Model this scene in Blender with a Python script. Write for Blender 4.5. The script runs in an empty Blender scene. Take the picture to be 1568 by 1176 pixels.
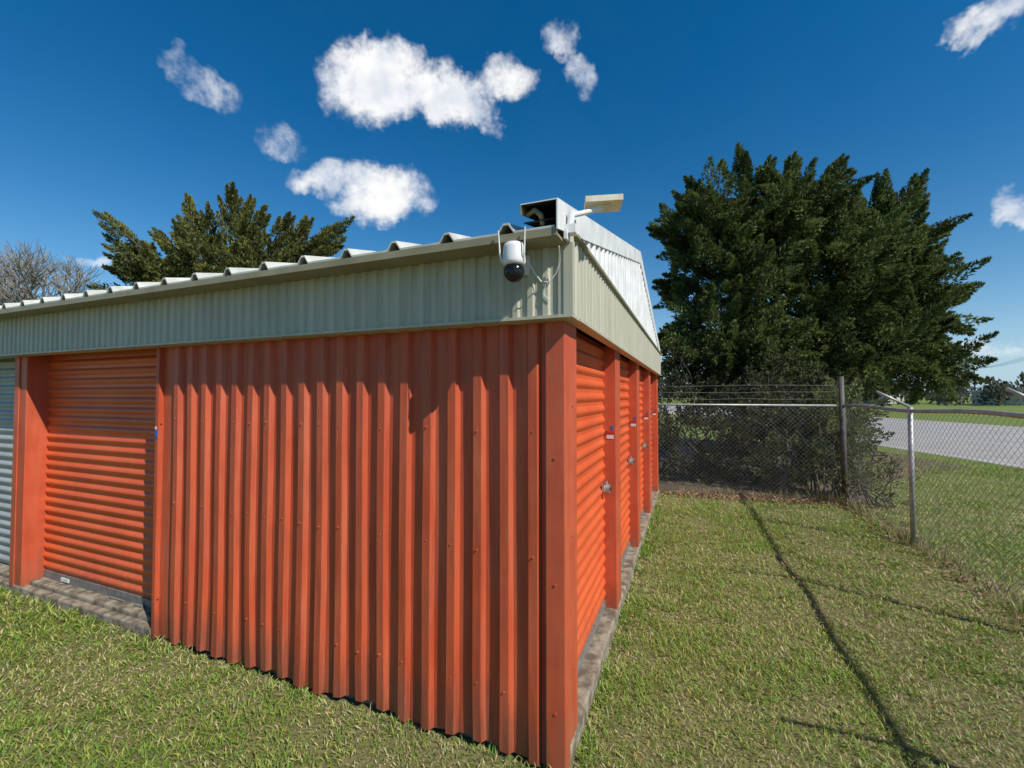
import bpy, math, random
import numpy as np
from mathutils import Vector, Matrix
random.seed(7); rng=np.random.default_rng(11)
scene=bpy.context.scene
V=Vector

# ------------------------------------------------------------ helpers
class MB:
    def __init__(s): s.v=[]; s.f=[]; s.m=[]
    def quad(s,a,b,c,d,m=0):
        n=len(s.v); s.v+= [tuple(a),tuple(b),tuple(c),tuple(d)]; s.f.append((n,n+1,n+2,n+3)); s.m.append(m)
    def tri(s,a,b,c,m=0):
        n=len(s.v); s.v+= [tuple(a),tuple(b),tuple(c)]; s.f.append((n,n+1,n+2)); s.m.append(m)
    def box(s,lo,hi,m=0,M=None):
        x0,y0,z0=lo; x1,y1,z1=hi; n=len(s.v)
        vs=[(x0,y0,z0),(x1,y0,z0),(x1,y1,z0),(x0,y1,z0),(x0,y0,z1),(x1,y0,z1),(x1,y1,z1),(x0,y1,z1)]
        if M is not None: vs=[tuple(M@V(p)) for p in vs]
        s.v+=vs
        for q in [(0,3,2,1),(4,5,6,7),(0,1,5,4),(1,2,6,5),(2,3,7,6),(3,0,4,7)]:
            s.f.append(tuple(n+i for i in q)); s.m.append(m)
    def tube(s,pts,rad,sides=6,m=0,cap=True):
        pts=[V(p) for p in pts]
        if not hasattr(rad,'__len__'): rad=[rad]*len(pts)
        n0=len(s.v)
        for i,p in enumerate(pts):
            d=(pts[min(i+1,len(pts)-1)]-pts[max(i-1,0)])
            if d.length<1e-9: d=V((0,0,1))
            d.normalize()
            a=d.cross(V((0,0,1)) if abs(d.z)<.9 else V((1,0,0))).normalized(); b=d.cross(a)
            for k in range(sides):
                t=2*math.pi*k/sides
                s.v.append(tuple(p+(a*math.cos(t)+b*math.sin(t))*rad[i]))
        for i in range(len(pts)-1):
            for k in range(sides):
                a=n0+i*sides+k; b=n0+i*sides+(k+1)%sides
                s.f.append((a,b,b+sides,a+sides)); s.m.append(m)
        if cap:
            s.f.append(tuple(n0+k for k in range(sides))[::-1]); s.m.append(m)
            e=n0+(len(pts)-1)*sides
            s.f.append(tuple(e+k for k in range(sides))); s.m.append(m)
    def sweep(s,A,B,m=0):
        n=len(s.v); k=len(A); s.v+=[tuple(p) for p in A]+[tuple(p) for p in B]
        for i in range(k-1):
            s.f.append((n+i,n+i+1,n+k+i+1,n+k+i)); s.m.append(m)
    def obj(s,name,mats,parent=None,smooth=False,bevel=0):
        me=bpy.data.meshes.new(name); me.from_pydata(s.v,[],s.f)
        if not isinstance(mats,(list,tuple)): mats=[mats]
        for mt in mats: me.materials.append(mt)
        me.polygons.foreach_set('material_index',s.m)
        if smooth: me.polygons.foreach_set('use_smooth',[True]*len(s.f))
        me.update()
        o=bpy.data.objects.new(name,me); scene.collection.objects.link(o)
        if parent: o.parent=parent
        if bevel:
            b=o.modifiers.new('b','BEVEL'); b.width=bevel; b.segments=2; b.limit_method='ANGLE'
        return o

def npmesh(name,verts,k,mat,col=None,parent=None):
    n=len(verts); M=n//k
    me=bpy.data.meshes.new(name)
    me.vertices.add(n); me.vertices.foreach_set('co',verts.astype(np.float32).ravel())
    me.loops.add(n); me.loops.foreach_set('vertex_index',np.arange(n,dtype=np.int32))
    me.polygons.add(M); me.polygons.foreach_set('loop_start',np.arange(0,n,k,dtype=np.int32))
    me.update(calc_edges=True)
    if col is not None:
        ca=me.color_attributes.new('Col','FLOAT_COLOR','POINT')
        c4=np.ones((n,4),dtype=np.float32); c4[:,:3]=col
        ca.data.foreach_set('color',c4.ravel())
    me.materials.append(mat)
    o=bpy.data.objects.new(name,me); scene.collection.objects.link(o)
    if parent: o.parent=parent
    return o

def empty(name,loc=(0,0,0),rz=0):
    e=bpy.data.objects.new(name,None); scene.collection.objects.link(e)
    e.location=loc; e.rotation_euler=(0,0,rz); return e

def mat(name,c1,c2=None,rough=.5,scale=4,metal=0,bump=0,bscale=60,stretch=(1,1,1),spec=.5,contrast=(.35,.65),dirt=None,bdist=.01,fade=None):
    m=bpy.data.materials.new(name); m.use_nodes=True; nt=m.node_tree; N=nt.nodes; L=nt.links
    b=N['Principled BSDF']; b.inputs['Roughness'].default_value=rough; b.inputs['Metallic'].default_value=metal
    b.inputs['Specular IOR Level'].default_value=spec
    if c2 is None: c2=tuple(x*.8 for x in c1)
    tc=N.new('ShaderNodeTexCoord'); mp=N.new('ShaderNodeMapping'); mp.inputs['Scale'].default_value=stretch
    L.new(tc.outputs['Object'],mp.inputs['Vector'])
    nz=N.new('ShaderNodeTexNoise'); nz.inputs['Scale'].default_value=scale; nz.inputs['Detail'].default_value=6
    L.new(mp.outputs[0],nz.inputs['Vector'])
    cr=N.new('ShaderNodeValToRGB'); cr.color_ramp.elements[0].position=contrast[0]; cr.color_ramp.elements[1].position=contrast[1]
    cr.color_ramp.elements[0].color=(*c1,1); cr.color_ramp.elements[1].color=(*c2,1)
    L.new(nz.outputs['Fac'],cr.inputs[0]); src=cr.outputs[0]
    def streak(src,off,lo,hi,colr,amt,sc,zgrad):
        m2=N.new('ShaderNodeMapping'); m2.inputs['Scale'].default_value=sc; m2.inputs['Location'].default_value=(off,off,off); L.new(tc.outputs['Object'],m2.inputs['Vector'])
        n3=N.new('ShaderNodeTexNoise'); n3.inputs['Scale'].default_value=1.6; n3.inputs['Detail'].default_value=8; n3.inputs['Roughness'].default_value=.7
        L.new(m2.outputs[0],n3.inputs['Vector']); v=n3.outputs['Fac']
        if zgrad:
            sp=N.new('ShaderNodeSeparateXYZ'); L.new(tc.outputs['Object'],sp.inputs[0])
            mr=N.new('ShaderNodeMapRange'); mr.inputs['From Min'].default_value=0; mr.inputs['From Max'].default_value=.40; mr.inputs['To Min'].default_value=.32; mr.inputs['To Max'].default_value=0
            L.new(sp.outputs['Z'],mr.inputs['Value'])
            ad=N.new('ShaderNodeMath'); ad.operation='ADD'; L.new(v,ad.inputs[0]); L.new(mr.outputs[0],ad.inputs[1]); v=ad.outputs[0]
        r2=N.new('ShaderNodeMapRange'); r2.inputs['From Min'].default_value=lo; r2.inputs['From Max'].default_value=hi; r2.inputs['To Max'].default_value=amt
        L.new(v,r2.inputs['Value'])
        mx=N.new('ShaderNodeMixRGB'); mx.inputs[2].default_value=(*colr,1); L.new(r2.outputs[0],mx.inputs[0]); L.new(src,mx.inputs[1]); return mx.outputs[0]
    if dirt: src=streak(src,0,.53,.80,dirt[0],dirt[1],(14,14,1.2),True)
    if fade: src=streak(src,5.3,.46,.72,fade[0],fade[1],(9,9,.8),False)
    L.new(src,b.inputs['Base Color'])
    if bump:
        n2=N.new('ShaderNodeTexNoise'); n2.inputs['Scale'].default_value=bscale; n2.inputs['Detail'].default_value=4
        L.new(tc.outputs['Object'],n2.inputs['Vector'])
        bp=N.new('ShaderNodeBump'); bp.inputs['Strength'].default_value=bump; bp.inputs['Distance'].default_value=bdist
        L.new(n2.outputs['Fac'],bp.inputs['Height']); L.new(bp.outputs[0],b.inputs['Normal'])
    return m

def leafmat(name,trans=.25,rough=.6):
    m=bpy.data.materials.new(name); m.use_nodes=True; nt=m.node_tree; N=nt.nodes; L=nt.links
    b=N['Principled BSDF']; b.inputs['Roughness'].default_value=rough; b.inputs['Specular IOR Level'].default_value=.25
    at=N.new('ShaderNodeAttribute'); at.attribute_name='Col'
    L.new(at.outputs['Color'],b.inputs['Base Color'])
    tr=N.new('ShaderNodeBsdfTranslucent'); L.new(at.outputs['Color'],tr.inputs['Color'])
    mx=N.new('ShaderNodeMixShader'); mx.inputs[0].default_value=trans
    L.new(b.outputs[0],mx.inputs[1]); L.new(tr.outputs[0],mx.inputs[2])
    L.new(mx.outputs[0],N['Material Output'].inputs['Surface'])
    return m

# ------------------------------------------------------------ camera
F=675.0; PITCH=math.radians(1.5); CAMZ=1.8
cam=bpy.data.cameras.new('camera'); co=bpy.data.objects.new('camera',cam); scene.collection.objects.link(co)
co.location=(0,0,CAMZ); co.rotation_euler=(math.radians(90)+PITCH,0,0)
cam.sensor_width=36; cam.lens=F/1568*36; cam.clip_end=3000; cam.clip_start=.05
scene.camera=co

# ------------------------------------------------------------ light
EL=math.radians(43.5)
hv=V((.419,-.397,0)).normalized()
S=V((hv.x*math.cos(EL),hv.y*math.cos(EL),math.sin(EL)))
sun=bpy.data.lights.new('sun','SUN'); sun.energy=5.0; sun.angle=math.radians(.5); sun.color=(1,.95,.86)
so=bpy.data.objects.new('sun',sun); scene.collection.objects.link(so); so.rotation_euler=S.to_track_quat('Z','Y').to_euler()
w=bpy.data.worlds.new('World'); scene.world=w; w.use_nodes=True
w.cycles.sampling_method='MANUAL'; w.cycles.sample_map_resolution=256
nt=w.node_tree; N=nt.nodes; L=nt.links
bg=N['Background']; sky=N.new('ShaderNodeTexSky'); sky.sky_type='NISHITA'; sky.sun_disc=False
sky.sun_elevation=EL; sky.sun_rotation=math.atan2(S.x,S.y)
sky.air_density=1.0; sky.dust_density=.1; sky.ozone_density=3.0
hs=N.new('ShaderNodeHueSaturation'); hs.inputs['Saturation'].default_value=1.42; hs.inputs['Value'].default_value=1.18; hs.inputs['Hue'].default_value=.497
L.new(sky.outputs[0],hs.inputs['Color'])
bg.inputs['Strength'].default_value=.092
def skydir(px,py):
    x=(px-784)/F; u=(588-py)/F
    return np.array([x, math.cos(PITCH)-u*math.sin(PITCH), u*math.cos(PITCH)+math.sin(PITCH)])
tc=N.new('ShaderNodeTexCoord')
def math_(op,a,b=None,clamp=False):
    n=N.new('ShaderNodeMath'); n.operation=op; n.use_clamp=clamp
    for i,x in enumerate((a,b)):
        if x is None: continue
        if isinstance(x,(int,float)): n.inputs[i].default_value=x
        else: L.new(x,n.inputs[i])
    return n.outputs[0]
# pale blue haze close to the horizon
sz_=N.new('ShaderNodeSeparateXYZ'); L.new(tc.outputs['Generated'],sz_.inputs[0])
hz=math_('POWER',math_('SUBTRACT',1.0,math_('ABSOLUTE',sz_.outputs['Z']),True),8.0)
hm=N.new('ShaderNodeMixRGB'); hm.inputs[2].default_value=(4.2,6.6,9.2,1)
L.new(math_('MULTIPLY',hz,.85),hm.inputs[0]); L.new(hs.outputs[0],hm.inputs[1]); L.new(hm.outputs[0],bg.inputs['Color'])
def noise(scale,detail,rough=.6,out='Fac',vec=None):
    n=N.new('ShaderNodeTexNoise'); n.inputs['Scale'].default_value=scale; n.inputs['Detail'].default_value=detail; n.inputs['Roughness'].default_value=rough
    L.new(vec if vec else tc.outputs['Generated'],n.inputs['Vector']); return n.outputs[out]
nc=noise(11,4,.65,'Color')
vs=N.new('ShaderNodeVectorMath'); vs.operation='SUBTRACT'; L.new(nc,vs.inputs[0]); vs.inputs[1].default_value=(.5,.5,.5)
vsc=N.new('ShaderNodeVectorMath'); vsc.operation='SCALE'; L.new(vs.outputs[0],vsc.inputs[0]); vsc.inputs['Scale'].default_value=.11
va=N.new('ShaderNodeVectorMath'); va.operation='ADD'; L.new(tc.outputs['Generated'],va.inputs[0]); L.new(vsc.outputs[0],va.inputs[1])
D=va.outputs[0]
clouds=[(580,125,97,74,12,1.5),(672,145,102,54,22,1.25),(772,122,56,44,-10,.9),(735,175,46,24,35,.75),
 (583,298,90,50,0,1.3),(495,270,54,32,-10,.85),(428,228,40,26,0,.48),(302,118,82,28,42,.55),
 (862,60,30,34,-20,.62),(886,110,26,42,-15,.58),(1520,28,108,36,-22,.95),
 (1560,315,46,36,-15,.9),(1505,526,75,14,0,.6),(150,398,60,12,0,.4)]
dens=None
for (px,py,rx,ry,ro,dn) in clouds:
    r=math.radians(ro); c=skydir(px,py)
    u=skydir(px+rx*math.cos(r),py+rx*math.sin(r))-c; v_=skydir(px-ry*math.sin(r),py+ry*math.cos(r))-c
    nrm=np.linalg.norm(c); A=np.linalg.inv(np.array([u,v_,c]).T/nrm)
    o=[]
    for i in range(3):
        d=N.new('ShaderNodeVectorMath'); d.operation='DOT_PRODUCT'; L.new(D,d.inputs[0]); d.inputs[1].default_value=tuple(A[i]); o.append(d.outputs['Value'])
    r2=math_('ADD',math_('MULTIPLY',o[0],o[0]),math_('MULTIPLY',o[1],o[1]))
    val=math_('SUBTRACT',1.0,r2,True)
    val=math_('MULTIPLY',math_('MULTIPLY',val,math_('GREATER_THAN',o[2],0.0)),dn)
    dens=val if dens is None else math_('MAXIMUM',dens,val)
nz=noise(19,7,.68); nz2=noise(9,3,.6)
nn=math_('ADD',math_('MULTIPLY',nz,2.2),-1.1)
tot=math_('ADD',dens,math_('MULTIPLY',nn,math_('MINIMUM',math_('MULTIPLY',dens,2.5),1.0)))
mr=N.new('ShaderNodeMapRange'); mr.interpolation_type='SMOOTHSTEP'; mr.inputs['From Min'].default_value=-.05; mr.inputs['From Max'].default_value=1.15
L.new(tot,mr.inputs['Value'])
cr=N.new('ShaderNodeValToRGB'); cr.color_ramp.elements[0].position=.42; cr.color_ramp.elements[1].position=.66
cr.color_ramp.elements[0].color=(1,1,1,1); cr.color_ramp.elements[1].color=(.58,.66,.80,1); L.new(nz2,cr.inputs[0])
bc=N.new('ShaderNodeBackground'); bc.inputs['Strength'].default_value=1.0; L.new(cr.outputs[0],bc.inputs['Color'])
ms=N.new('ShaderNodeMixShader'); L.new(mr.outputs[0],ms.inputs[0]); L.new(bg.outputs[0],ms.inputs[1]); L.new(bc.outputs[0],ms.inputs[2])
L.new(ms.outputs[0],N['World Output'].inputs['Surface'])

# ------------------------------------------------------------ materials
RED=mat('red_paint',(.42,.062,.022),(.51,.088,.032),rough=.5,scale=3,stretch=(3,3,.5),bump=.4,bscale=5,bdist=.012,dirt=((.13,.055,.035),.7),fade=((.58,.19,.10),.45))
REDT=mat('red_trim_paint',(.45,.070,.027),(.53,.092,.036),rough=.5,scale=5,bump=.2,bscale=7,dirt=((.2,.09,.05),.6),fade=((.58,.18,.10),.35))
ORG=mat('orange_door_paint',(.60,.090,.024),(.66,.115,.030),rough=.42,scale=3,bump=.06,bscale=8,dirt=((.2,.08,.04),.5))
BEI=mat('beige_metal',(.48,.46,.36),(.40,.385,.30),rough=.45,scale=3,stretch=(4,4,.6),dirt=((.25,.23,.17),.5))
BEI2=mat('beige_trim',(.30,.27,.17),(.22,.20,.12),rough=.5)
WHT=mat('white_metal',(.78,.79,.78),(.62,.63,.62),rough=.4,scale=6)
GALV=mat('roof_metal',(.60,.60,.55),(.45,.45,.40),rough=.4,scale=8)
GREY=mat('grey_door_paint',(.36,.38,.38),(.30,.31,.31),rough=.45)
CONC=mat('concrete',(.34,.29,.21),(.13,.10,.07),rough=.95,scale=14,bump=.6,bscale=90,bdist=.006,contrast=(.36,.62))
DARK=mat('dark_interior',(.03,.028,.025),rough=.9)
STEEL=mat('steel',(.5,.5,.5),(.35,.34,.32),rough=.4,metal=.7,scale=30)
BAR=mat('door_bottom_bar',(.22,.20,.18),(.14,.13,.12),rough=.6,scale=20)
GALP=mat('galvanised_pipe',(.42,.43,.43),(.30,.30,.29),rough=.5,metal=.4,scale=12)
DPOST=mat('weathered_pipe',(.06,.055,.05),(.12,.11,.10),rough=.7,scale=12)
WIRE=mat('fence_wire',(.26,.26,.25),(.16,.15,.14),rough=.6,metal=.3,scale=3)
BARK=mat('bark',(.10,.075,.055),(.05,.038,.03),rough=.95,scale=6,stretch=(4,4,.6),bump=.8,bscale=20)
TWIG=mat('twig',(.17,.15,.13),(.11,.095,.08),rough=.95)
PLW=mat('white_plastic',(.75,.76,.76),(.7,.7,.7),rough=.35)
PLB=mat('black_glossy',(.01,.01,.012),rough=.12)
LBLR=mat('label_red',(.45,.03,.03)); LBLW=mat('label_white',(.7,.7,.68)); LBLB=mat('label_blue',(.02,.12,.45),(.02,.10,.4))
LEAF=leafmat('foliage_leaf',.3); GR=leafmat('grass_blades',.3,.7)
LIT=leafmat('dead_leaf',.1,.8)

# ------------------------------------------------------------ storage building
TH=math.radians(-22.08)
C=V((.265,2.13,0))
B=empty('storage_building',C,TH)
BM=Matrix.Translation(C)@Matrix.Rotation(TH,4,'Z')
def loc_xy(x,y):
    dx=x-C.x; dy=y-C.y; c,s=math.cos(TH),math.sin(TH)
    return c*dx+s*dy, -s*dx+c*dy
def inside_building(x,y,pad=0.0):
    lx,ly=loc_xy(x,y)
    return (lx<.010+pad)&(ly>-.015-pad)&(ly<6.4)&(lx>-11.6)
LEN=-11.4; WID=6.3; REC=.14; FO=-.11
def ribprof(x0,x1,pitch,valley,slope,ridge,h,y0):
    pts=[]; x=x0
    pts.append((x0,y0))
    while x-pitch>x1:
        a=x-valley/2; pts+=[(a,y0),(a-slope,y0-h),(a-slope-ridge,y0-h),(a-2*slope-ridge,y0)]
        x-=pitch
    pts.append((x1,y0)); return pts
mb=MB(); XL=-3.12
p=ribprof(-.09,XL,.152,.074,.016,.046,.028,0)
zs=[.035,.10,.22,.5,.8,1.1,1.5,1.9,2.2]
def wv(x,y,z,i):
    k=math.exp(-z*3.5)
    return (x+.004*math.sin(x*23+z*5)*k, y-.010*k*math.sin(x*7.3+1)+ .003*math.sin(x*5+z*3), z+(.012*math.sin(x*9.1)*(i==0)))
for i,(za,zb) in enumerate(zip(zs[:-1],zs[1:])):
    mb.sweep([wv(x,y,za,i) for x,y in p],[wv(x,y,zb,i+1) for x,y in p])
mb.box((XL-.004,-.034,.03),(XL+.028,REC+.02,2.2))
mb.obj('ribbed_wall',RED,B)
mb=MB(); x=-.09; k=0
while x>XL+.1:
    for z in (.34,1.02,1.62):
        if (k+int(z*10))%2==0 or random.random()<.3:
            cx=x-.037-.016-.023; zz=z+random.uniform(-.012,.012); mb.tube([(cx,-.024,zz),(cx,-.034,zz)],[.0055,.004],6)
    x-=.152;k+=1
mb.obj('wall_screws',REDT,B)
mb=MB(); mb.box((-.10,-.036,.012),(0,.2,2.2)); mb.obj('corner_post',REDT,B,bevel=.006)
mb=MB()
for z in (.3,.9,1.5): mb.tube([(-.05,-.035,z),(-.05,-.041,z)],.006,8)
for z in (.45,1.1,1.75): mb.tube([(-.001,.10,z),(.005,.10,z)],.006,8)
mb.obj('corner_screws',REDT,B)
mb=MB()
for k in range(1,5):
    y1=.2+k*1.53; mb.box((-.22,y1-.23,.11),(0,y1,2.2))
mb.obj('side_posts',REDT,B,bevel=.006)
mb=MB()
for k in range(0,4):
    y1=.2+k*1.53; mb.box((-.12,y1,.13),(-.085,y1+.02,2.2))
mb.obj('door_guides',STEEL,B)
def door(mb,axis,a0,a1,plane,z0,z1,pitch=.085,m=0):
    pr=[]; z=z0
    while z+pitch<=z1+.001:
        for q,h in ((0,0),(.18,0),(.3,.45),(.42,.85),(.55,1),(.68,.85),(.8,.45),(.92,0)):
            pr.append((z+q*pitch,h*.017))
        z+=pitch
    pr.append((z1,0))
    if axis=='x': mb.sweep([(a0,plane-h,z) for z,h in pr],[(a1,plane-h,z) for z,h in pr],m)
    else: mb.sweep([(plane+h,a0,z) for z,h in pr],[(plane+h,a1,z) for z,h in pr],m)
mb=MB()
for k in range(4):
    door(mb,'y',.2+k*1.53,.2+(k+1)*1.53-.23,-.105,.17,2.2,.092)
mb.obj('side_doors',ORG,B)
mb=MB()
for k in range(4): mb.box((-.125,.2+k*1.53,.122),(-.09,.2+(k+1)*1.53-.23,.17))
mb.obj('side_door_bottom_bars',BAR,B)
mb=MB(); CX=-5.04
door(mb,'x',CX,XL,REC,.18,2.2,.085); mb.obj('front_door',ORG,B)
mb=MB(); mb.box((CX,REC-.012,.102),(XL-.006,REC+.02,.18))
mb.tube([(-3.95,REC-.03,.125),(-3.75,REC-.03,.125)],.008,6); mb.tube([(-3.6,REC-.03,.125),(-3.5,REC-.03,.125)],.012,6); mb.box((-4.72,REC-.022,.13),(-4.6,REC-.012,.16),1)
mb.obj('front_door_bottom_bar',[BAR,LBLW],B)
mb=MB(); mb.box((CX-.22,-.02,.06),(CX,REC+.02,2.2)); mb.box((CX-.19,-.03,.06),(CX-.11,-.02,2.2)); mb.obj('front_column',REDT,B,bevel=.006)
mb=MB(); xx=CX-.22
while xx>LEN+1:
    door(mb,'x',xx-1.82,xx,REC,.13,2.2,.085); mb.box((xx-2.04,-.02,.06),(xx-1.82,REC+.02,2.2)); xx-=2.04
mb.obj('grey_doors',GREY,B)
mb=MB(); mb.box((LEN,REC+.03,.12),(-.24,WID-.05,2.5)); mb.obj('inner_walls',DARK,B)
mb=MB(); mb.box((LEN,WID-.045,.12),(-.25,WID,2.5)); mb.box((LEN-.05,0,.12),(LEN-.002,WID,2.5)); mb.obj('back_walls',RED,B)
mb=MB(); mb.box((LEN,.04,-.1),(.006,WID+.05,.115)); mb.box((LEN,-.03,-.1),(XL-.01,.037,.085))
mb.obj('concrete_slab',CONC,B,bevel=.012)
# fascia
FZ0=2.17; FZ1=2.50
mb=MB()
p=ribprof(.045,LEN,.076,.034,.008,.026,.012,FO)
mb.sweep([(x,y,FZ0) for x,y in p],[(x,y,FZ1) for x,y in p])
pp=ribprof(-FO,-(WID+.08),.076,.034,.008,.026,.011,0)
mb.sweep([(.045-h,-x,FZ0) for x,h in pp],[(.045-h,-x,2.54) for x,h in pp])
mb.box((LEN,WID+.07,FZ0),(.045,WID+.085,2.5))
mb.obj('fascia_band',BEI,B)
mb=MB()
mb.box((LEN,FO-.018,FZ0-.012),(.062,-.0,FZ0+.002)); mb.box((.0,.0,FZ0-.012),(.066,WID+.085,FZ0+.002))
mb.box((.02,FO-.018,FZ0+.002),(.063,FO+.02,FZ1))
mb.obj('fascia_trim',BEI,B)
SL=.237; EY=-.265; EZ=2.535; RY=WID/2
rz=lambda y: EZ+SL*((y-EY) if y<=RY else (2*RY-y-EY))
mb=MB(); mb.box((LEN,EY+.006,2.49),(.03,FO+.03,2.502)); mb.box((LEN,EY,2.49),(.03,EY+.005,2.525))
mb.box((LEN,WID+.06,2.49),(.03,WID+.265,2.502)); mb.box((-.02,FO+.03,2.54),(.075,WID+.06,2.556))
mb.obj('eave_trim',BEI2,B)
mb=MB(); pr=[]
pr.append((.02,0)); x=-.17
while x>LEN:
    pr+=[(x,0),(x-.028,.040),(x-.052,.040),(x-.08,0)]; x-=.305
pr.append((LEN,0))
for th in (0,-.01):
    for (ya,yb) in ((EY,RY),(RY,WID-EY)):
        mb.sweep([(x,ya,rz(ya)+h+th) for x,h in pr],[(x,yb,rz(yb)+h+th) for x,h in pr])
for ye in (EY,WID-EY):
    mb.sweep([(x,ye,rz(ye)+h) for x,h in pr],[(x,ye,rz(ye)+h-.010) for x,h in pr])
mb.box((LEN,RY-.15,rz(RY)+.02),(-.14,RY+.15,rz(RY)+.045))
mb.obj('roof',GALV,B)
# rake trim channel
mb=MB()
ys=[EY-.01,RY,WID-EY+.01]
def slab(i,x0,x1,d0,d1,m=0,e=0):
    ya,yb=ys[i],ys[i+1]; za,zb=rz(ya),rz(yb)
    if e and i==0: ya+=e; za+=e*SL
    n=len(mb.v)
    mb.v+=[(x0,ya,za+d0),(x1,ya,za+d0),(x1,yb,zb+d0),(x0,yb,zb+d0),(x0,ya,za+d1),(x1,ya,za+d1),(x1,yb,zb+d1),(x0,yb,zb+d1)]
    for f in [(0,3,2,1),(4,5,6,7),(0,1,5,4),(1,2,6,5),(2,3,7,6),(3,0,4,7)]:
        mb.f.append(tuple(n+j for j in f)); mb.m.append(m)
for i in (0,1):
    slab(i,-.135,.036,.108,.113)
    slab(i,.030,.036,-.02,.1075)
    slab(i,.026,.0295,.0,.104,1,.004); slab(i,-.130,.0255,.104,.1075,1,.004)  # thin dark sheets lining the channel, shade of the hollow put into colour
    slab(i,-.135,-.131,.065,.1075,2)
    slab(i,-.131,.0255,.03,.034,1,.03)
mb.tube([(-.125,EY+.05,rz(EY)+.08),(-.08,EY+.03,rz(EY)+.09),(-.05,EY+.02,rz(EY)+.06),(-.05,EY+.05,rz(EY)+.03)],.012,8,2)
mb.obj('rake_trim',[WHT,DARK,BEI2],B)
mb=MB(); pp=ribprof(-.02,-(WID+.02),.152,.08,.014,.04,.02,0)
mb.sweep([(.01-h,-x,2.557) for x,h in pp],[(.01-h,-x,max(2.558,rz(-x)-.01)) for x,h in pp])
mb.obj('gable_panel',WHT,B)
mb=MB()
for k in range(1,5):
    y1=.2+k*1.53-.23
    mb.box((-.075,y1-.004,1.455),(-.02,y1-.001,1.485),1); mb.box((-.085,y1-.004,1.488),(-.015,y1-.001,1.515),0)
    mb.box((-.04,y1-.004,1.53),(-.02,y1-.001,1.56),2)
mb.box((XL+.0,-.039,1.49),(XL+.028,-.035,1.545),2)
mb.box((XL+.0,-.039,1.55),(XL+.014,-.035,1.57),1)
mb.obj('unit_labels',[LBLR,LBLW,LBLB],B)
mb=MB()
for k in range(1,4):
    y=.2+k*1.53-.30
    mb.box((-.09,y-.06,1.055),(-.072,y+.07,1.105),0)
    mb.tube([(-.085,y,1.07),(-.040,y,1.07)],.036,14,0)
    mb.tube([(-.040,y,1.07),(-.030,y,1.07)],.014,10,1)
    mb.tube([(-.065,y-.022,1.08),(-.065,y-.018,1.125),(-.065,y+.018,1.125),(-.065,y+.022,1.08)],.006,6,0)
mb.obj('padlocks',[STEEL,DARK],B)

# ------------------------------------------------------------ security camera
SC=empty('security_camera',BM@V((-.175,-.248,-.030)),TH)
mb=MB()
prof=[(0.0,2.515),(.035,2.515),(.046,2.508),(.050,2.49),(.051,2.45),(.053,2.43),(.050,2.417),(.042,2.412),(0,2.412)]
def lathe(mb,prof,seg=28,m=0):
    n=len(mb.v)
    for r,z in prof:
        for k in range(seg): t=2*math.pi*k/seg; mb.v.append((r*math.cos(t),r*math.sin(t),z))
    for i in range(len(prof)-1):
        for k in range(seg):
            a=n+i*seg+k;b=n+i*seg+(k+1)%seg; mb.f.append((a,b,b+seg,a+seg)); mb.m.append(m)
lathe(mb,prof); mb.obj('body',PLW,SC,smooth=True)
mb=MB(); lathe(mb,[(.0,2.430)]+[(.047*math.sin(a),2.385+.047*math.cos(a)) for a in np.linspace(.35,math.pi,16)]); mb.obj('dome',PLB,SC,smooth=True)
mb=MB(); mb.tube([(.008,-.043,2.376),(.008,-.050,2.374)],[.018,.016],16,0); mb.tube([(.008,-.050,2.374),(.008,-.052,2.374)],[.012,.011],16,0)
mb.obj('lens',[PLB],SC)
mb=MB(); mb.tube([(0,0,2.48),(0,.06,2.47),(0,.12,2.46)],.018,12); mb.box((-.03,.112,2.40),(.03,.126,2.49)); 
mb.obj('bracket',PLW,SC)
mb=MB()
for sx in (-1,1): mb.tube([(sx*.052,-.015,2.43),(sx*.058,-.026,2.46),(sx*.064,-.032,2.57)],[.0045,.0045,.003],8)
mb.obj('antennas',PLW,SC)
mb=MB(); pts=[(.04,.06,2.45),(.06,.11,2.40),(.09,.118,2.36),(.13,.118,2.355),(.16,.115,2.39),(.185,.10,2.44),(.20,.03,2.485)]
mb.tube(pts,.0028,6); mb.tube([(.13,.118,2.36),(.12,.118,2.40),(.10,.12,2.30),(.13,.12,2.27)],.0022,6)
mb.obj('cable',PLW,SC)

# ------------------------------------------------------------ solar panel on arm
SP=empty('solar_panel',BM@V((.0,-.03,0)),TH)
mb=MB()
R=Matrix.Translation((.180,.02,2.700))@Matrix.Rotation(math.radians(0),4,'X')@Matrix.Rotation(math.radians(-1),4,'Y')@Matrix.Rotation(math.radians(16),4,'Z')
mb.box((-.085,-.065,-.012),(.085,.065,.016),0,R); mb.box((-.078,-.058,.0162),(.078,.058,.018),1,R)
mb.box((-.03,-.03,-.024),(.03,.03,-.012),0,R)
mb.obj('panel',[mat('warm_plastic',(.72,.66,.52),(.60,.52,.38),rough=.5,scale=18),PLB],SP,bevel=.003)
mb=MB(); mb.tube([(.180,.01,2.680),(.13,-.03,2.655),(.06,-.10,2.62)],.012,10); mb.tube([(.06,-.10,2.635),(.055,-.11,2.56)],.016,10)
mb.box((.037,-.135,2.53),(.085,-.085,2.57)); mb.box((.036,-.15,2.50),(.05,-.10,2.545)); 
mb.obj('arm',PLW,SP)

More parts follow.
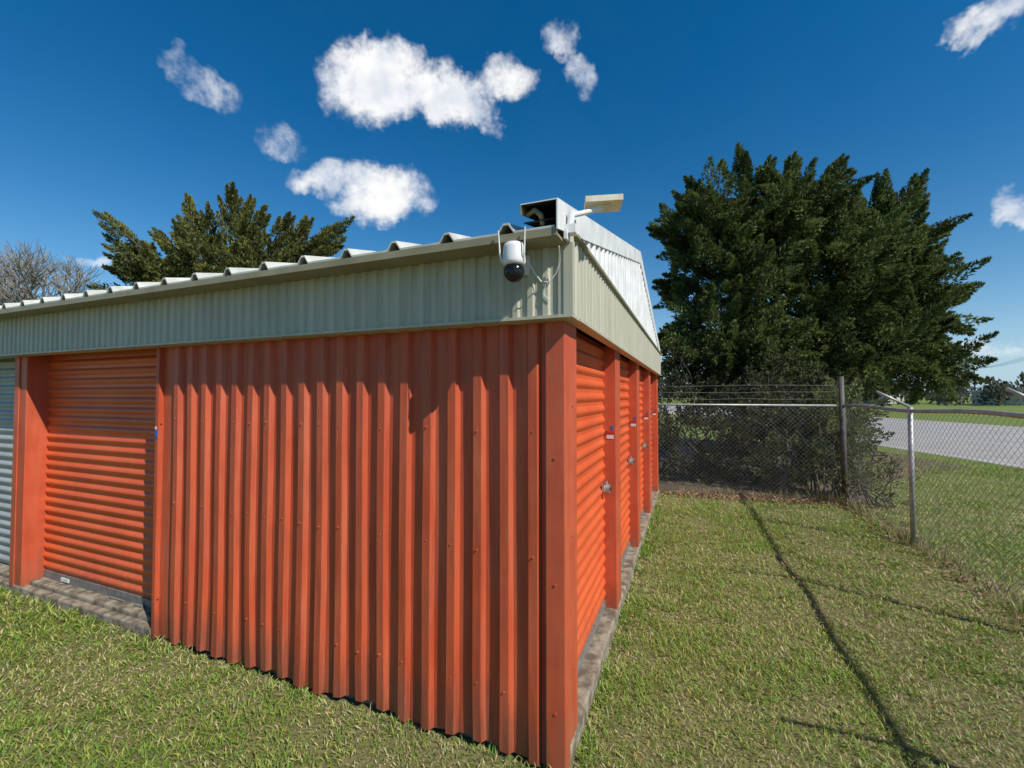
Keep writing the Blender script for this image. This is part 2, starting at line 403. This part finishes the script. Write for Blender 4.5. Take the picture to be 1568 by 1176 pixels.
# ------------------------------------------------------------ foliage generator
def norm(a): return a/np.maximum(np.linalg.norm(a,axis=-1,keepdims=True),1e-9)
def plumes(P,Dr,Ln,Rd,n,lw,ll,colA,colB,up=.25,taper=.7,spread=.7):
    K=len(P); Dr=norm(Dr)
    t=rng.random((K,n))**.85
    a=norm(np.cross(Dr,rng.normal(size=(K,3)))); b=np.cross(Dr,a)
    ph=rng.random((K,n))*2*np.pi; rr=np.sqrt(rng.random((K,n)))
    rad=Rd[:,None]*(1-t)**taper*rr
    rv=a[:,None,:]*np.cos(ph)[...,None]+b[:,None,:]*np.sin(ph)[...,None]
    p=P[:,None,:]+Dr[:,None,:]*(Ln[:,None]*t)[...,None]+rv*rad[...,None]
    d=norm(Dr[:,None,:]*.8+rv*spread+rng.normal(size=(K,n,3))*.35+np.array([0,0,up]))
    s=norm(np.cross(d,rng.normal(size=(K,n,3))))
    l=(ll*(.6+.8*rng.random((K,n))))[...,None]; wd=(lw*(.6+.8*rng.random((K,n))))[...,None]
    v=np.stack([p-d*l*.5,p+s*wd*.5,p+d*l*.5,p-s*wd*.5],axis=2).reshape(-1,3)
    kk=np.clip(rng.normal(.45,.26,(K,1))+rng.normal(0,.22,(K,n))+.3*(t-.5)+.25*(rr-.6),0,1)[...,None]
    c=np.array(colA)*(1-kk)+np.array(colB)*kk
    c=np.repeat(c.reshape(-1,3),4,axis=0)
    return v,c
def pxw(px,py,d): return np.array([(px-784)/F*d,d,CAMZ+(606-py)/F*d])
def limb(mb,a,b,r0,r1,seg=6,wob=.12):
    a=V(a);b=V(b);pts=[];L_=(b-a).length
    for i in range(seg+1):
        t=i/seg; q=a.lerp(b,t)
        if 0<i: q+=V((random.uniform(-1,1),random.uniform(-1,1),random.uniform(-.5,.5)))*wob*L_/seg
        q.z+=.06*L_*math.sin(t*math.pi)
        pts.append(q)
    mb.tube(pts,[r0+(r1-r0)*i/seg for i in range(seg+1)],5); return pts
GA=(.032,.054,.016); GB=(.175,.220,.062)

def blobtree(name,blobs,tips,n,leaf,trunkbase,colA=GA,colB=GB,plen=1.3,prad=.33,core=.35):
    T=empty(name); P=[];Dr=[];Ln=[]
    for (c,r,k) in blobs:
        c=np.array(c); r=np.array(r)
        u=norm(rng.normal(size=(k,3))); sh=np.where(rng.random(k)<core,rng.random(k)*.6+.1,.58+.30*rng.random(k))
        p=c+u*r*sh[:,None]
        d=norm(u*np.array([.9,.9,.55])+np.array([0,0,.32])+rng.normal(size=(k,3))*.34)
        P.append(p);Dr.append(d);Ln.append(plen*(.45+.7*rng.random(k)))
    for (base,tip,k) in tips:
        base=np.array(base);tip=np.array(tip); ax=tip-base; LL=np.linalg.norm(ax)
        t=np.linspace(0.0,.72,k); rr=norm(rng.normal(size=(k,3)))
        p=base+ax*t[:,None]+rr*.08*LL*(1-t[:,None]); d=norm(norm(ax[None])*1.0+rr*.5*(1.15-t[:,None]))
        l=np.minimum(LL*.45,plen)*(1.0-.5*t)
        p[-1]=base+ax*.62; d[-1]=norm(ax); l[-1]=LL*.36
        P.append(p);Dr.append(d);Ln.append(l)
    P=np.concatenate(P);Dr=np.concatenate(Dr);Ln=np.concatenate(Ln)
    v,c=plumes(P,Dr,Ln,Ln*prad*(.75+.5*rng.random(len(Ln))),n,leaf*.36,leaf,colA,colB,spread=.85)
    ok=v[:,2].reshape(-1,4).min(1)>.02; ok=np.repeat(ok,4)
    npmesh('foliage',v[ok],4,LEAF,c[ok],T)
    mb=MB(); tb=V(trunkbase)
    for (cc,r,k) in blobs:
        cc=V(cc); b0=tb+V((random.uniform(-.2,.2),random.uniform(-.2,.2),0))
        pts=limb(mb,b0,cc+V((0,0,r[2]*.4)),.17,.03,8)
        for i in range(2,8):
            for j in range(3):
                dd=V((random.uniform(-1,1)*r[0],random.uniform(-1,1)*r[1],random.uniform(-.1,.7)*r[2]))*.7
                limb(mb,pts[i],pts[i]+dd,.045,.008,4)
    for (base,tip,k) in tips: limb(mb,base,V(base).lerp(V(tip),.75),.05,.008,5,.05)
    mb.obj('trunk_and_limbs',BARK,T)
    return T
def bl(px,py,d,rx,ry_,rz_,k):
    return (tuple(pxw(px,py,d)),(rx*d/F,ry_,rz_*d/F),k)
d=13.0
blobs=[bl(1190,345,d,95,1.8,65,170),bl(1105,430,d,76,1.9,92,170),bl(1250,430,d,105,2.2,115,260),bl(1365,365,d,44,1.1,52,70),
       bl(1365,470,d,66,1.6,80,150),bl(1120,545,d-.6,95,1.6,75,190),bl(1300,540,d,115,1.8,52,170),bl(1085,350,d,52,1.3,52,80),bl(1210,575,d,120,1.4,50,130),bl(1400,560,d,60,1.2,30,60)]
tp=lambda bx,by,tx,ty,k,dd=13.0:(tuple(pxw(bx,by,dd)),tuple(pxw(tx,ty,dd-.3)),k)
tips=[tp(1150,320,1135,212,10),tp(1170,320,1185,232,9),tp(1210,320,1225,226,9),tp(1240,330,1300,230,10),tp(1100,340,1050,264,9),tp(1350,370,1365,252,9),tp(1370,370,1430,252,10),
      tp(1390,390,1474,338,9),tp(1390,440,1490,456,9),tp(1390,510,1490,545,9),tp(1370,550,1486,592,8),tp(1080,380,990,345,9),tp(1080,450,1000,430,8),tp(1380,410,1462,395,8),tp(1080,500,1000,520,8),tp(1290,360,1330,300,7),tp(1390,480,1475,500,8)]
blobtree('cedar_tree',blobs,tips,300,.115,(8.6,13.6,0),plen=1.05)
d=14.0
tl=lambda bx,by,tx,ty,k:(tuple(pxw(bx,by,14)),tuple(pxw(tx,ty,13.8)),k)
tips=[tl(260,425,133,318,15),tl(250,435,150,354,10),tl(260,445,166,398,10),tl(290,415,228,346,9),tl(310,405,278,291,13),tl(330,405,312,304,8),tl(350,390,350,272,13),tl(360,390,380,293,9),
      tl(370,400,405,310,9),tl(400,405,442,320,10),tl(420,405,478,330,9),tl(430,415,505,345,9),tl(430,415,542,328,14),tl(430,425,530,360,9),tl(300,390,258,332,7)]
blobs=[bl(330,430,14,85,1.6,50,170),bl(410,430,14,60,1.4,45,100),bl(250,440,14,55,1.3,40,80),bl(340,560,14,100,1.8,80,80)]
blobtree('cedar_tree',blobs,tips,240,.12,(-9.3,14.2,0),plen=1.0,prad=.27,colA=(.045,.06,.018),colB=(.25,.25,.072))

def shrub(name,items,n,leaf,cA,cB,plen=.7,prad=.4):
    P=[];Dr=[];Ln=[]
    T=empty(name)
    mb=MB()
    for (c,r,k) in items:
        c=np.array(c);r=np.array(r)
        u=norm(rng.normal(size=(k,3))); p=c+u*r*(.3+.65*rng.random((k,1)))
        P.append(p);Dr.append(norm(u+np.array([0,0,.5])+rng.normal(size=(k,3))*.4));Ln.append(plen*(.5+.9*rng.random(k)))
        for j in range(9):
            e=V(c)+V((random.uniform(-1,1)*r[0],random.uniform(-1,1)*r[1],random.uniform(0,1.1)*r[2]))
            limb(mb,V((c[0]+random.uniform(-.4,.4),c[1]+random.uniform(-.2,.2),0)),e,.016,.004,5,.3)
    P=np.concatenate(P);Dr=np.concatenate(Dr);Ln=np.concatenate(Ln)
    v,c=plumes(P,Dr,Ln,Ln*prad,n,leaf*.45,leaf,cA,cB)
    ok=np.repeat(v[:,2].reshape(-1,4).min(1)>.01,4)
    npmesh('foliage',v[ok],4,LEAF,c[ok],T); mb.obj('stems',TWIG,T)
shrub('undergrowth_shrub',[((3.9,9.5,.8),(1.2,.7,1.1),80),((5.4,9.3,.9),(1.2,.8,1.2),90),((6.6,9.6,.9),(1.1,.9,1.2),80),((4.8,11.5,1.3),(2.4,.8,1.6),120),((7.6,11.2,1.2),(1.6,.8,1.4),80)],
      120,.08,(.028,.034,.016),(.13,.13,.062))
shrub('vine_shrub',[((5.75,7.85,1.1),(.25,.25,.85),60),((5.2,8.2,.7),(.4,.3,.7),34),((6.15,8.1,1.2),(.28,.3,.7),40),((5.95,7.8,.6),(.25,.2,.5),24)],
      110,.05,(.06,.085,.025),(.27,.31,.11),plen=.4)
shrub('low_shrub',[((5.75,7.2,.3),(.3,.4,.35),24)],60,.05,(.08,.08,.04),(.25,.25,.12),plen=.35)

def baretree(name,base,h,sd):
    random.seed(sd); mb=MB(); T=empty(name)
    def rec(p,d,l,r,depth):
        q=p+d*l; mb.tube([p,p.lerp(q,.5)+V((random.uniform(-1,1),random.uniform(-1,1),0))*l*.05,q],[r,r*.85,r*.7],5 if depth>3 else 3,cap=False)
        if depth==0: return
        for i in range(3 if depth>1 else 4):
            nd=(d+V((random.uniform(-1,1),random.uniform(-1,1),random.uniform(-.35,.75)))*.75).normalized()
            rec(p.lerp(q,random.uniform(.55,1)),nd,l*random.uniform(.66,.86),max(r*.62,.014),depth-1)
    rec(V(base),V((0,0,1)),h*.28,h*.02,6)
    mb.obj('branches',mat('bare_bark',(.27,.24,.21),(.19,.17,.15),rough=.95),T)
baretree('bare_tree',(-25.0,24,0),12.4,3); baretree('bare_tree',(-31,28,0),13,5)
random.seed(9)

# ------------------------------------------------------------ chain link fence
FT=1.63
CP=V((5.57,7.42,0)); ES=V((-.345,-.939,0)).normalized(); EB=V((-.945,.33,0)).normalized()
FE=empty('chain_link_fence')
def mesh_panel(mb,a,dirv,length,z0,z1,pitch=.075,r=.0016):
    H=z1-z0; k=-H
    while k<length:
        s0=max(0,k); s1=min(length,k+H)
        if s1>s0:
            pa=a+dirv*s0+V((0,0,z0+(s0-k))); pb=a+dirv*s1+V((0,0,z0+(s1-k))); mb.tube([pa,pb],r,3,cap=False)
            pa=a+dirv*s0+V((0,0,z1-(s0-k))); pb=a+dirv*s1+V((0,0,z1-(s1-k))); mb.tube([pa,pb],r,3,cap=False)
        k+=pitch
mb=MB(); mesh_panel(mb,CP,ES,7.4,.03,FT); mesh_panel(mb,CP,EB,5.5,.03,FT); 
mb.obj('wire_mesh',WIRE,FE)
mb=MB()
pts=[CP+ES*(i*.4)+V((0,0,FT))+V((math.sin(i*1.7)*.016,0,math.sin(i*.9)*.018)) for i in range(19)]
mb.tube(pts,.023,8); mb.tube([CP+V((0,0,FT)),CP+EB*5.5+V((0,0,FT))],.019,8)
mb.obj('top_rails',GALP,FE,smooth=True)
mb=MB()
for k in (1,2,3):
    q=CP+ES*(2.24*k); mb.tube([q,q+V((0,0,FT+.03))],.027,10)
    mb.tube([q+V((0,0,FT+.03)),q+V((-.36,.05,FT+.22))],.016,8)
mb.obj('line_posts',GALP,FE,smooth=True)
mb=MB(); mb.tube([CP,CP+V((-.03,0,2.12))],.04,12)
for k in (1,): q=CP+EB*(3.3*k); mb.tube([q,q+V((0,0,1.98))],.018,8)
mb.tube([CP+V((.03,.0,.1)),CP+V((.03,0,FT))],.012,6)
mb.obj('corner_posts',DPOST,FE,smooth=True)
mb=MB()
for z in (1.74,1.86,1.98):
    pts=[CP+EB*(i*.5)+V((0,0,z+random.uniform(-.012,.012))) for i in range(12)]; mb.tube(pts,.003,4)
    for i in range(44):
        q=CP+EB*(i*.125)+V((0,0,z)); mb.tube([q-V((.012,0,.015)),q+V((.012,0,.015))],.0018,3)
mb.obj('barbed_wire',WIRE,FE)

# ------------------------------------------------------------ ground
def groundmat():
    m=bpy.data.materials.new('ground'); m.use_nodes=True; nt=m.node_tree; N=nt.nodes; L=nt.links
    b=N['Principled BSDF']; b.inputs['Roughness'].default_value=.95; b.inputs['Specular IOR Level'].default_value=.1
    g=N.new('ShaderNodeNewGeometry')
    def nz(s,d=6,r=.6):
        n=N.new('ShaderNodeTexNoise'); n.inputs['Scale'].default_value=s; n.inputs['Detail'].default_value=d; n.inputs['Roughness'].default_value=r
        L.new(g.outputs['Position'],n.inputs['Vector']); return n
    def ramp(src,p0,c0,p1,c1):
        r=N.new('ShaderNodeValToRGB'); e=r.color_ramp.elements; e[0].position=p0;e[1].position=p1;e[0].color=(*c0,1);e[1].color=(*c1,1); L.new(src,r.inputs[0]); return r
    fine=ramp(nz(45,8,.7).outputs[0],.35,(.11,.11,.04),.65,(.30,.28,.13))
    far=ramp(nz(6,8,.7).outputs[0],.35,(.12,.175,.04),.65,(.22,.26,.07))
    ln=N.new('ShaderNodeVectorMath'); ln.operation='LENGTH'; L.new(g.outputs['Position'],ln.inputs[0])
    mr=N.new('ShaderNodeMapRange'); mr.inputs['From Min'].default_value=7; mr.inputs['From Max'].default_value=16; L.new(ln.outputs['Value'],mr.inputs['Value'])
    mx=N.new('ShaderNodeMixRGB'); L.new(mr.outputs[0],mx.inputs[0]); L.new(fine.outputs[0],mx.inputs[1]); L.new(far.outputs[0],mx.inputs[2])
    L.new(mx.outputs[0],b.inputs['Base Color'])
    bp=N.new('ShaderNodeBump'); bp.inputs['Strength'].default_value=.8; bp.inputs['Distance'].default_value=.03
    L.new(nz(30,8,.7).outputs[0],bp.inputs['Height']); L.new(bp.outputs[0],b.inputs['Normal'])
    return m
mb=MB(); mb.quad((-1500,-1500,0),(1500,-1500,0),(1500,1500,0),(-1500,1500,0)); mb.obj('ground',groundmat())
SOIL=mat('leaf_litter_soil',(.085,.06,.04),(.19,.135,.09),rough=.95,scale=14,bump=.8,bscale=40)
poly=[(2.4,8.35),(3.5,8.0),(4.6,7.6),(5.6,7.25),(6.1,7.6),(7.0,8.6),(9.0,10.0),(11.5,11.0),(12,13.5),(11,17),(7,18),(2,17),(-2,13),(1,10)]
me=bpy.data.meshes.new('soil_patch'); me.from_pydata([(x,y,.004) for x,y in poly],[],[tuple(range(len(poly)))]); me.materials.append(SOIL)
o=bpy.data.objects.new('soil_patch',me); scene.collection.objects.link(o)
ROAD=mat('road_asphalt',(.40,.37,.34),(.33,.305,.285),rough=.9,scale=1.2,bump=.3,bscale=30)
RN=V((.10,.995,0)).normalized(); RX=V((RN.y,-RN.x,0))
def strip(mb,o,a,b,y0,y1,z,m=0):
    mb.quad(o+RX*a+RN*y0+V((0,0,z)),o+RX*b+RN*y0+V((0,0,z)),o+RX*b+RN*y1+V((0,0,z)),o+RX*a+RN*y1+V((0,0,z)),m)
mb=MB(); O=V((12.6,11,0)); strip(mb,O,0,15,-120,160,.008)
strip(mb,O,.25,.37,-120,160,.012,1); strip(mb,O,14.6,14.72,-120,160,.012,1)
for k in range(-20,30): strip(mb,O,4.9,5.02,k*6,k*6+2.5,.012,1); strip(mb,O,9.9,10.02,k*6,k*6+2.5,.012,1)
mb.obj('road',[ROAD,mat('road_paint',(.6,.6,.57),rough=.8)])

# grass blades
def gnoise(x,y,s,seed):
    r=np.random.default_rng(seed); out=np.zeros_like(x)
    for k in range(18):
        a=r.random()*6.283; f=s*(.4+1.8*r.random()); out+=np.sin((x*np.cos(a)+y*np.sin(a))*f+r.random()*6.28)
    return out/18**.5
xs=[];ys=[]
for (y0,y1,rho) in ((.9,2.0,2200),(2.0,3.0,7400),(3.0,4.0,5800),(4.0,5.5,3700),(5.5,7.5,2200),(7.5,11,1000),(11,16,350)):
    wmax=1.6*y1+1; k=int(rho*(y1-y0)*2*wmax); x=rng.uniform(-wmax,wmax,k); y=rng.uniform(y0,y1,k)
    ok=(np.abs(x)<1.55*y+1)&~inside_building(x,y,.0)
    ok&=~((y>8.55-.24*x+.15*gnoise(x,y,4,3)+.05)&(y>7.2)&(x<6.3)&(rng.random(k)<.93))
    ok&=~((x>12.5)&(y>9))
    xs.append(x[ok]);ys.append(y[ok])
# denser fringe that laps over the slab edge
s5=rng.uniform(.1,6.3,5200); o5=np.abs(rng.normal(0,.045,5200))+.012
xs.append(C.x+.376*s5+.927*o5); ys.append(C.y+.927*s5-.376*o5)
x=np.concatenate(xs);y=np.concatenate(ys)
big=gnoise(x,y,1.1,8)
patch=.8*gnoise(x,y,2.6,5)+.7*gnoise(x,y,10,6)+.5*gnoise(x,y,28,12)
dry=np.clip(.30*np.clip((x-1.2)/3,0,1)+.30*big*(x>.8)-.05,0,1)
keep=rng.random(len(x))<np.clip(.88+.22*patch-.42*dry,.12,1); x=x[keep];y=y[keep];patch=patch[keep];dry=dry[keep]
n=len(x); dist=np.sqrt(x*x+y*y)
lx_,ly_=loc_xy(x,y); edge=((lx_<.16)&(ly_>-.14)&(lx_>-11))*1.0
sc=np.clip((dist/3.0)**.55,.8,2.3)
h=(.018+.032*rng.random(n)**1.3)*(.9+.28*np.clip(patch,-1,1.3))*sc**.5*(1+.9*edge*rng.random(n)); wd=(.0040+.0035*rng.random(n))*sc
a=rng.random(n)*6.283; lean=.5+1.4*rng.random(n)
dx=np.cos(a);dy=np.sin(a)
base=np.stack([x,y,np.full(n,.001)],1); dirv=np.stack([dx*lean,dy*lean,np.ones(n)],1); dirv/=np.linalg.norm(dirv,axis=1,keepdims=True)
b2=a+1.57+rng.normal(0,.5,n); side=np.stack([np.cos(b2),np.sin(b2),np.zeros(n)],1)
midp=base+dirv*(h*.55)[:,None]+np.array([0,0,1])*(h*.12)[:,None]
tip=base+dirv*h[:,None]*1.25; tip[:,2]=np.maximum(tip[:,2]-h*.1,.004)
verts=np.stack([base,midp+side*wd[:,None]*.5,tip,midp-side*wd[:,None]*.5],1).reshape(-1,3)
green=np.stack([.150+.09*rng.random(n),.245+.12*rng.random(n),.030+.03*rng.random(n)],1)
straw=np.stack([.50+.18*rng.random(n),.43+.16*rng.random(n),.21+.11*rng.random(n)],1)
yell=np.stack([.33+.10*rng.random(n),.37+.09*rng.random(n),.08+.04*rng.random(n)],1)
fr=np.clip(.21-.17*patch+.30*dry,.04,.7)
u=rng.random(n); col=np.where((u<fr)[:,None],straw,np.where((u<fr+.28)[:,None],yell,green))
kw=5200; tw=rng.random(kw)*7.2; on=rng.random(kw)<.6
wx=np.where(on,CP.x+ES.x*tw,CP.x+EB.x*tw*.5)+rng.normal(0,.06,kw); wy=np.where(on,CP.y+ES.y*tw,CP.y+EB.y*tw*.5)+rng.normal(0,.06,kw)
kp=rng.random(kw)<np.clip(.5+.5*gnoise(wx,wy,5,21),.08,1); wx=wx[kp];wy=wy[kp];kw=len(wx)
wh=.05+.17*rng.random(kw)**2; wa=rng.random(kw)*6.283; wl=.1+.6*rng.random(kw)
wb=np.stack([wx,wy,np.zeros(kw)],1); wd_=np.stack([np.cos(wa)*wl,np.sin(wa)*wl,np.ones(kw)],1)
ws=np.stack([-np.sin(wa),np.cos(wa),np.zeros(kw)],1)*.0045
wm=wb+wd_*(wh*.5)[:,None]; wt=wb+wd_*wh[:,None]
wv_=np.stack([wb,wm+ws,wt,wm-ws],1).reshape(-1,3)
wc=np.where((rng.random(kw)<.6)[:,None],np.array([.40,.35,.19]),np.array([.16,.21,.05]))*(.75+.5*rng.random((kw,1)))
npmesh('grass',np.concatenate([verts,wv_]),4,GR,np.concatenate([np.repeat(col,4,axis=0),np.repeat(wc,4,axis=0)]))
print('blades',n)
k=4200; tt=rng.random(k)
lx=np.where(rng.random(k)<.6,2.6+3.4*tt,rng.uniform(1.0,5,k)); ly=8.25-.33*(lx-2.5)+rng.normal(0,.16,k)
m2=rng.random(k)<.16; lx[m2]=rng.uniform(.9,4.8,m2.sum()); ly[m2]=rng.uniform(2.6,7.8,m2.sum())
m3=rng.random(k)<.16; ly[m3]=rng.uniform(4.0,8,m3.sum()); lx[m3]=5.57-.367*(7.42-ly[m3])+rng.normal(0,.14,m3.sum())
m4=rng.random(k)<.05; s4=rng.uniform(.2,6,m4.sum()); lx[m4]=C.x+.376*s4+.927*.09+rng.normal(0,.03,m4.sum()); ly[m4]=C.y+.927*s4-.376*.09
ok=~inside_building(lx,ly,.02); lx=lx[ok];ly=ly[ok];k=len(lx)
c=np.stack([lx,ly,.015+.030*rng.random(k)],1); q=norm(rng.normal(size=(k,3))*np.array([1,1,.35])); s=norm(np.cross(q,rng.normal(size=(k,3))*np.array([.4,.4,1])+np.array([0,0,.8])))
sz=(.010+.022*rng.random(k))[:,None]*np.clip(np.sqrt(lx*lx+ly*ly)/6,.45,1)[:,None]
vv=np.stack([c-q*sz,c+s*sz*.6,c+q*sz,c-s*sz*.6],1).reshape(-1,3)
lc=np.array([.17,.10,.055])+rng.random((k,1))*np.array([.22,.16,.10])
npmesh('fallen_leaves',vv,4,LIT,np.repeat(lc,4,axis=0))

# ------------------------------------------------------------ distance
K=420; ang=rng.uniform(-1.2,1.2,K); R_=rng.uniform(110,150,K)
P=np.stack([np.sin(ang)*R_,np.cos(ang)*R_,rng.uniform(.2,2.2,K)],1)
Dv=norm(np.stack([rng.normal(size=K)*.5,rng.normal(size=K)*.5,np.ones(K)],1))
v,c=plumes(P,Dv,rng.uniform(2,4.5,K),rng.uniform(2,3.5,K),80,.5,.9,(.06,.07,.05),(.18,.18,.13))
npmesh('distant_tree_line',v,4,LEAF,c)
def house(x,y,w_,d_,h,rot,wall,roof):
    T=empty('house',(x,y,0),rot); mb=MB(); mb.box((-w_/2,-d_/2,0),(w_/2,d_/2,h)); mb.obj('walls',wall,T)
    mb=MB(); o=.4; z=h; t=h+1.3
    A=(-w_/2-o,-d_/2-o,z);B_=(w_/2+o,-d_/2-o,z);Cc=(w_/2+o,d_/2+o,z);D_=(-w_/2-o,d_/2+o,z);E=(-w_/2-o,0,t);Fv=(w_/2+o,0,t)
    mb.quad(A,B_,Fv,E);mb.quad(Cc,D_,E,Fv);mb.tri(A,E,D_);mb.tri(B_,Cc,Fv); mb.obj('roof',roof,T)
    mb=MB()
    for i in range(3): xx=-w_/2+w_*(i+.5)/3; mb.box((xx-.6,-d_/2-.03,.9),(xx+.6,-d_/2+.02,2.1))
    mb.box((w_*.33-.5,-d_/2-.05,0),(w_*.33+.5,-d_/2-.031,2.0)); mb.obj('windows_and_door',DARK,T)
WL=mat('house_wall',(.6,.58,.54)); RF=mat('house_roof',(.65,.65,.65)); RF2=mat('house_roof_dark',(.14,.13,.12))
house(96,86,13,8,2.4,.7,WL,RF); house(80,98,12,8,2.4,.6,WL,RF2); house(124,100,14,9,2.5,.7,WL,RF)
PT=empty('power_line'); mb=MB()
poles=[(62,48),(105,100),(150,152)]
for a,b in poles: mb.tube([(a,b,0),(a,b,8.5)],[.15,.1],8); mb.box((a-.9,b-.06,7.8),(a+.9,b+.06,7.95))
mb.obj('poles',BARK,PT); mb=MB()
for i in range(2):
    for off_ in (-.8,0,.8):
        pts=[]
        for j in range(13):
            t=j/12; pts.append((poles[i][0]*(1-t)+poles[i+1][0]*t+off_,poles[i][1]*(1-t)+poles[i+1][1]*t,8.0-3.0*t*(1-t)))
        mb.tube(pts,.02,4,cap=False)
mb.obj('wires',DARK,PT)
scene.view_settings.view_transform='Standard'; scene.view_settings.look='None'; scene.view_settings.exposure=0
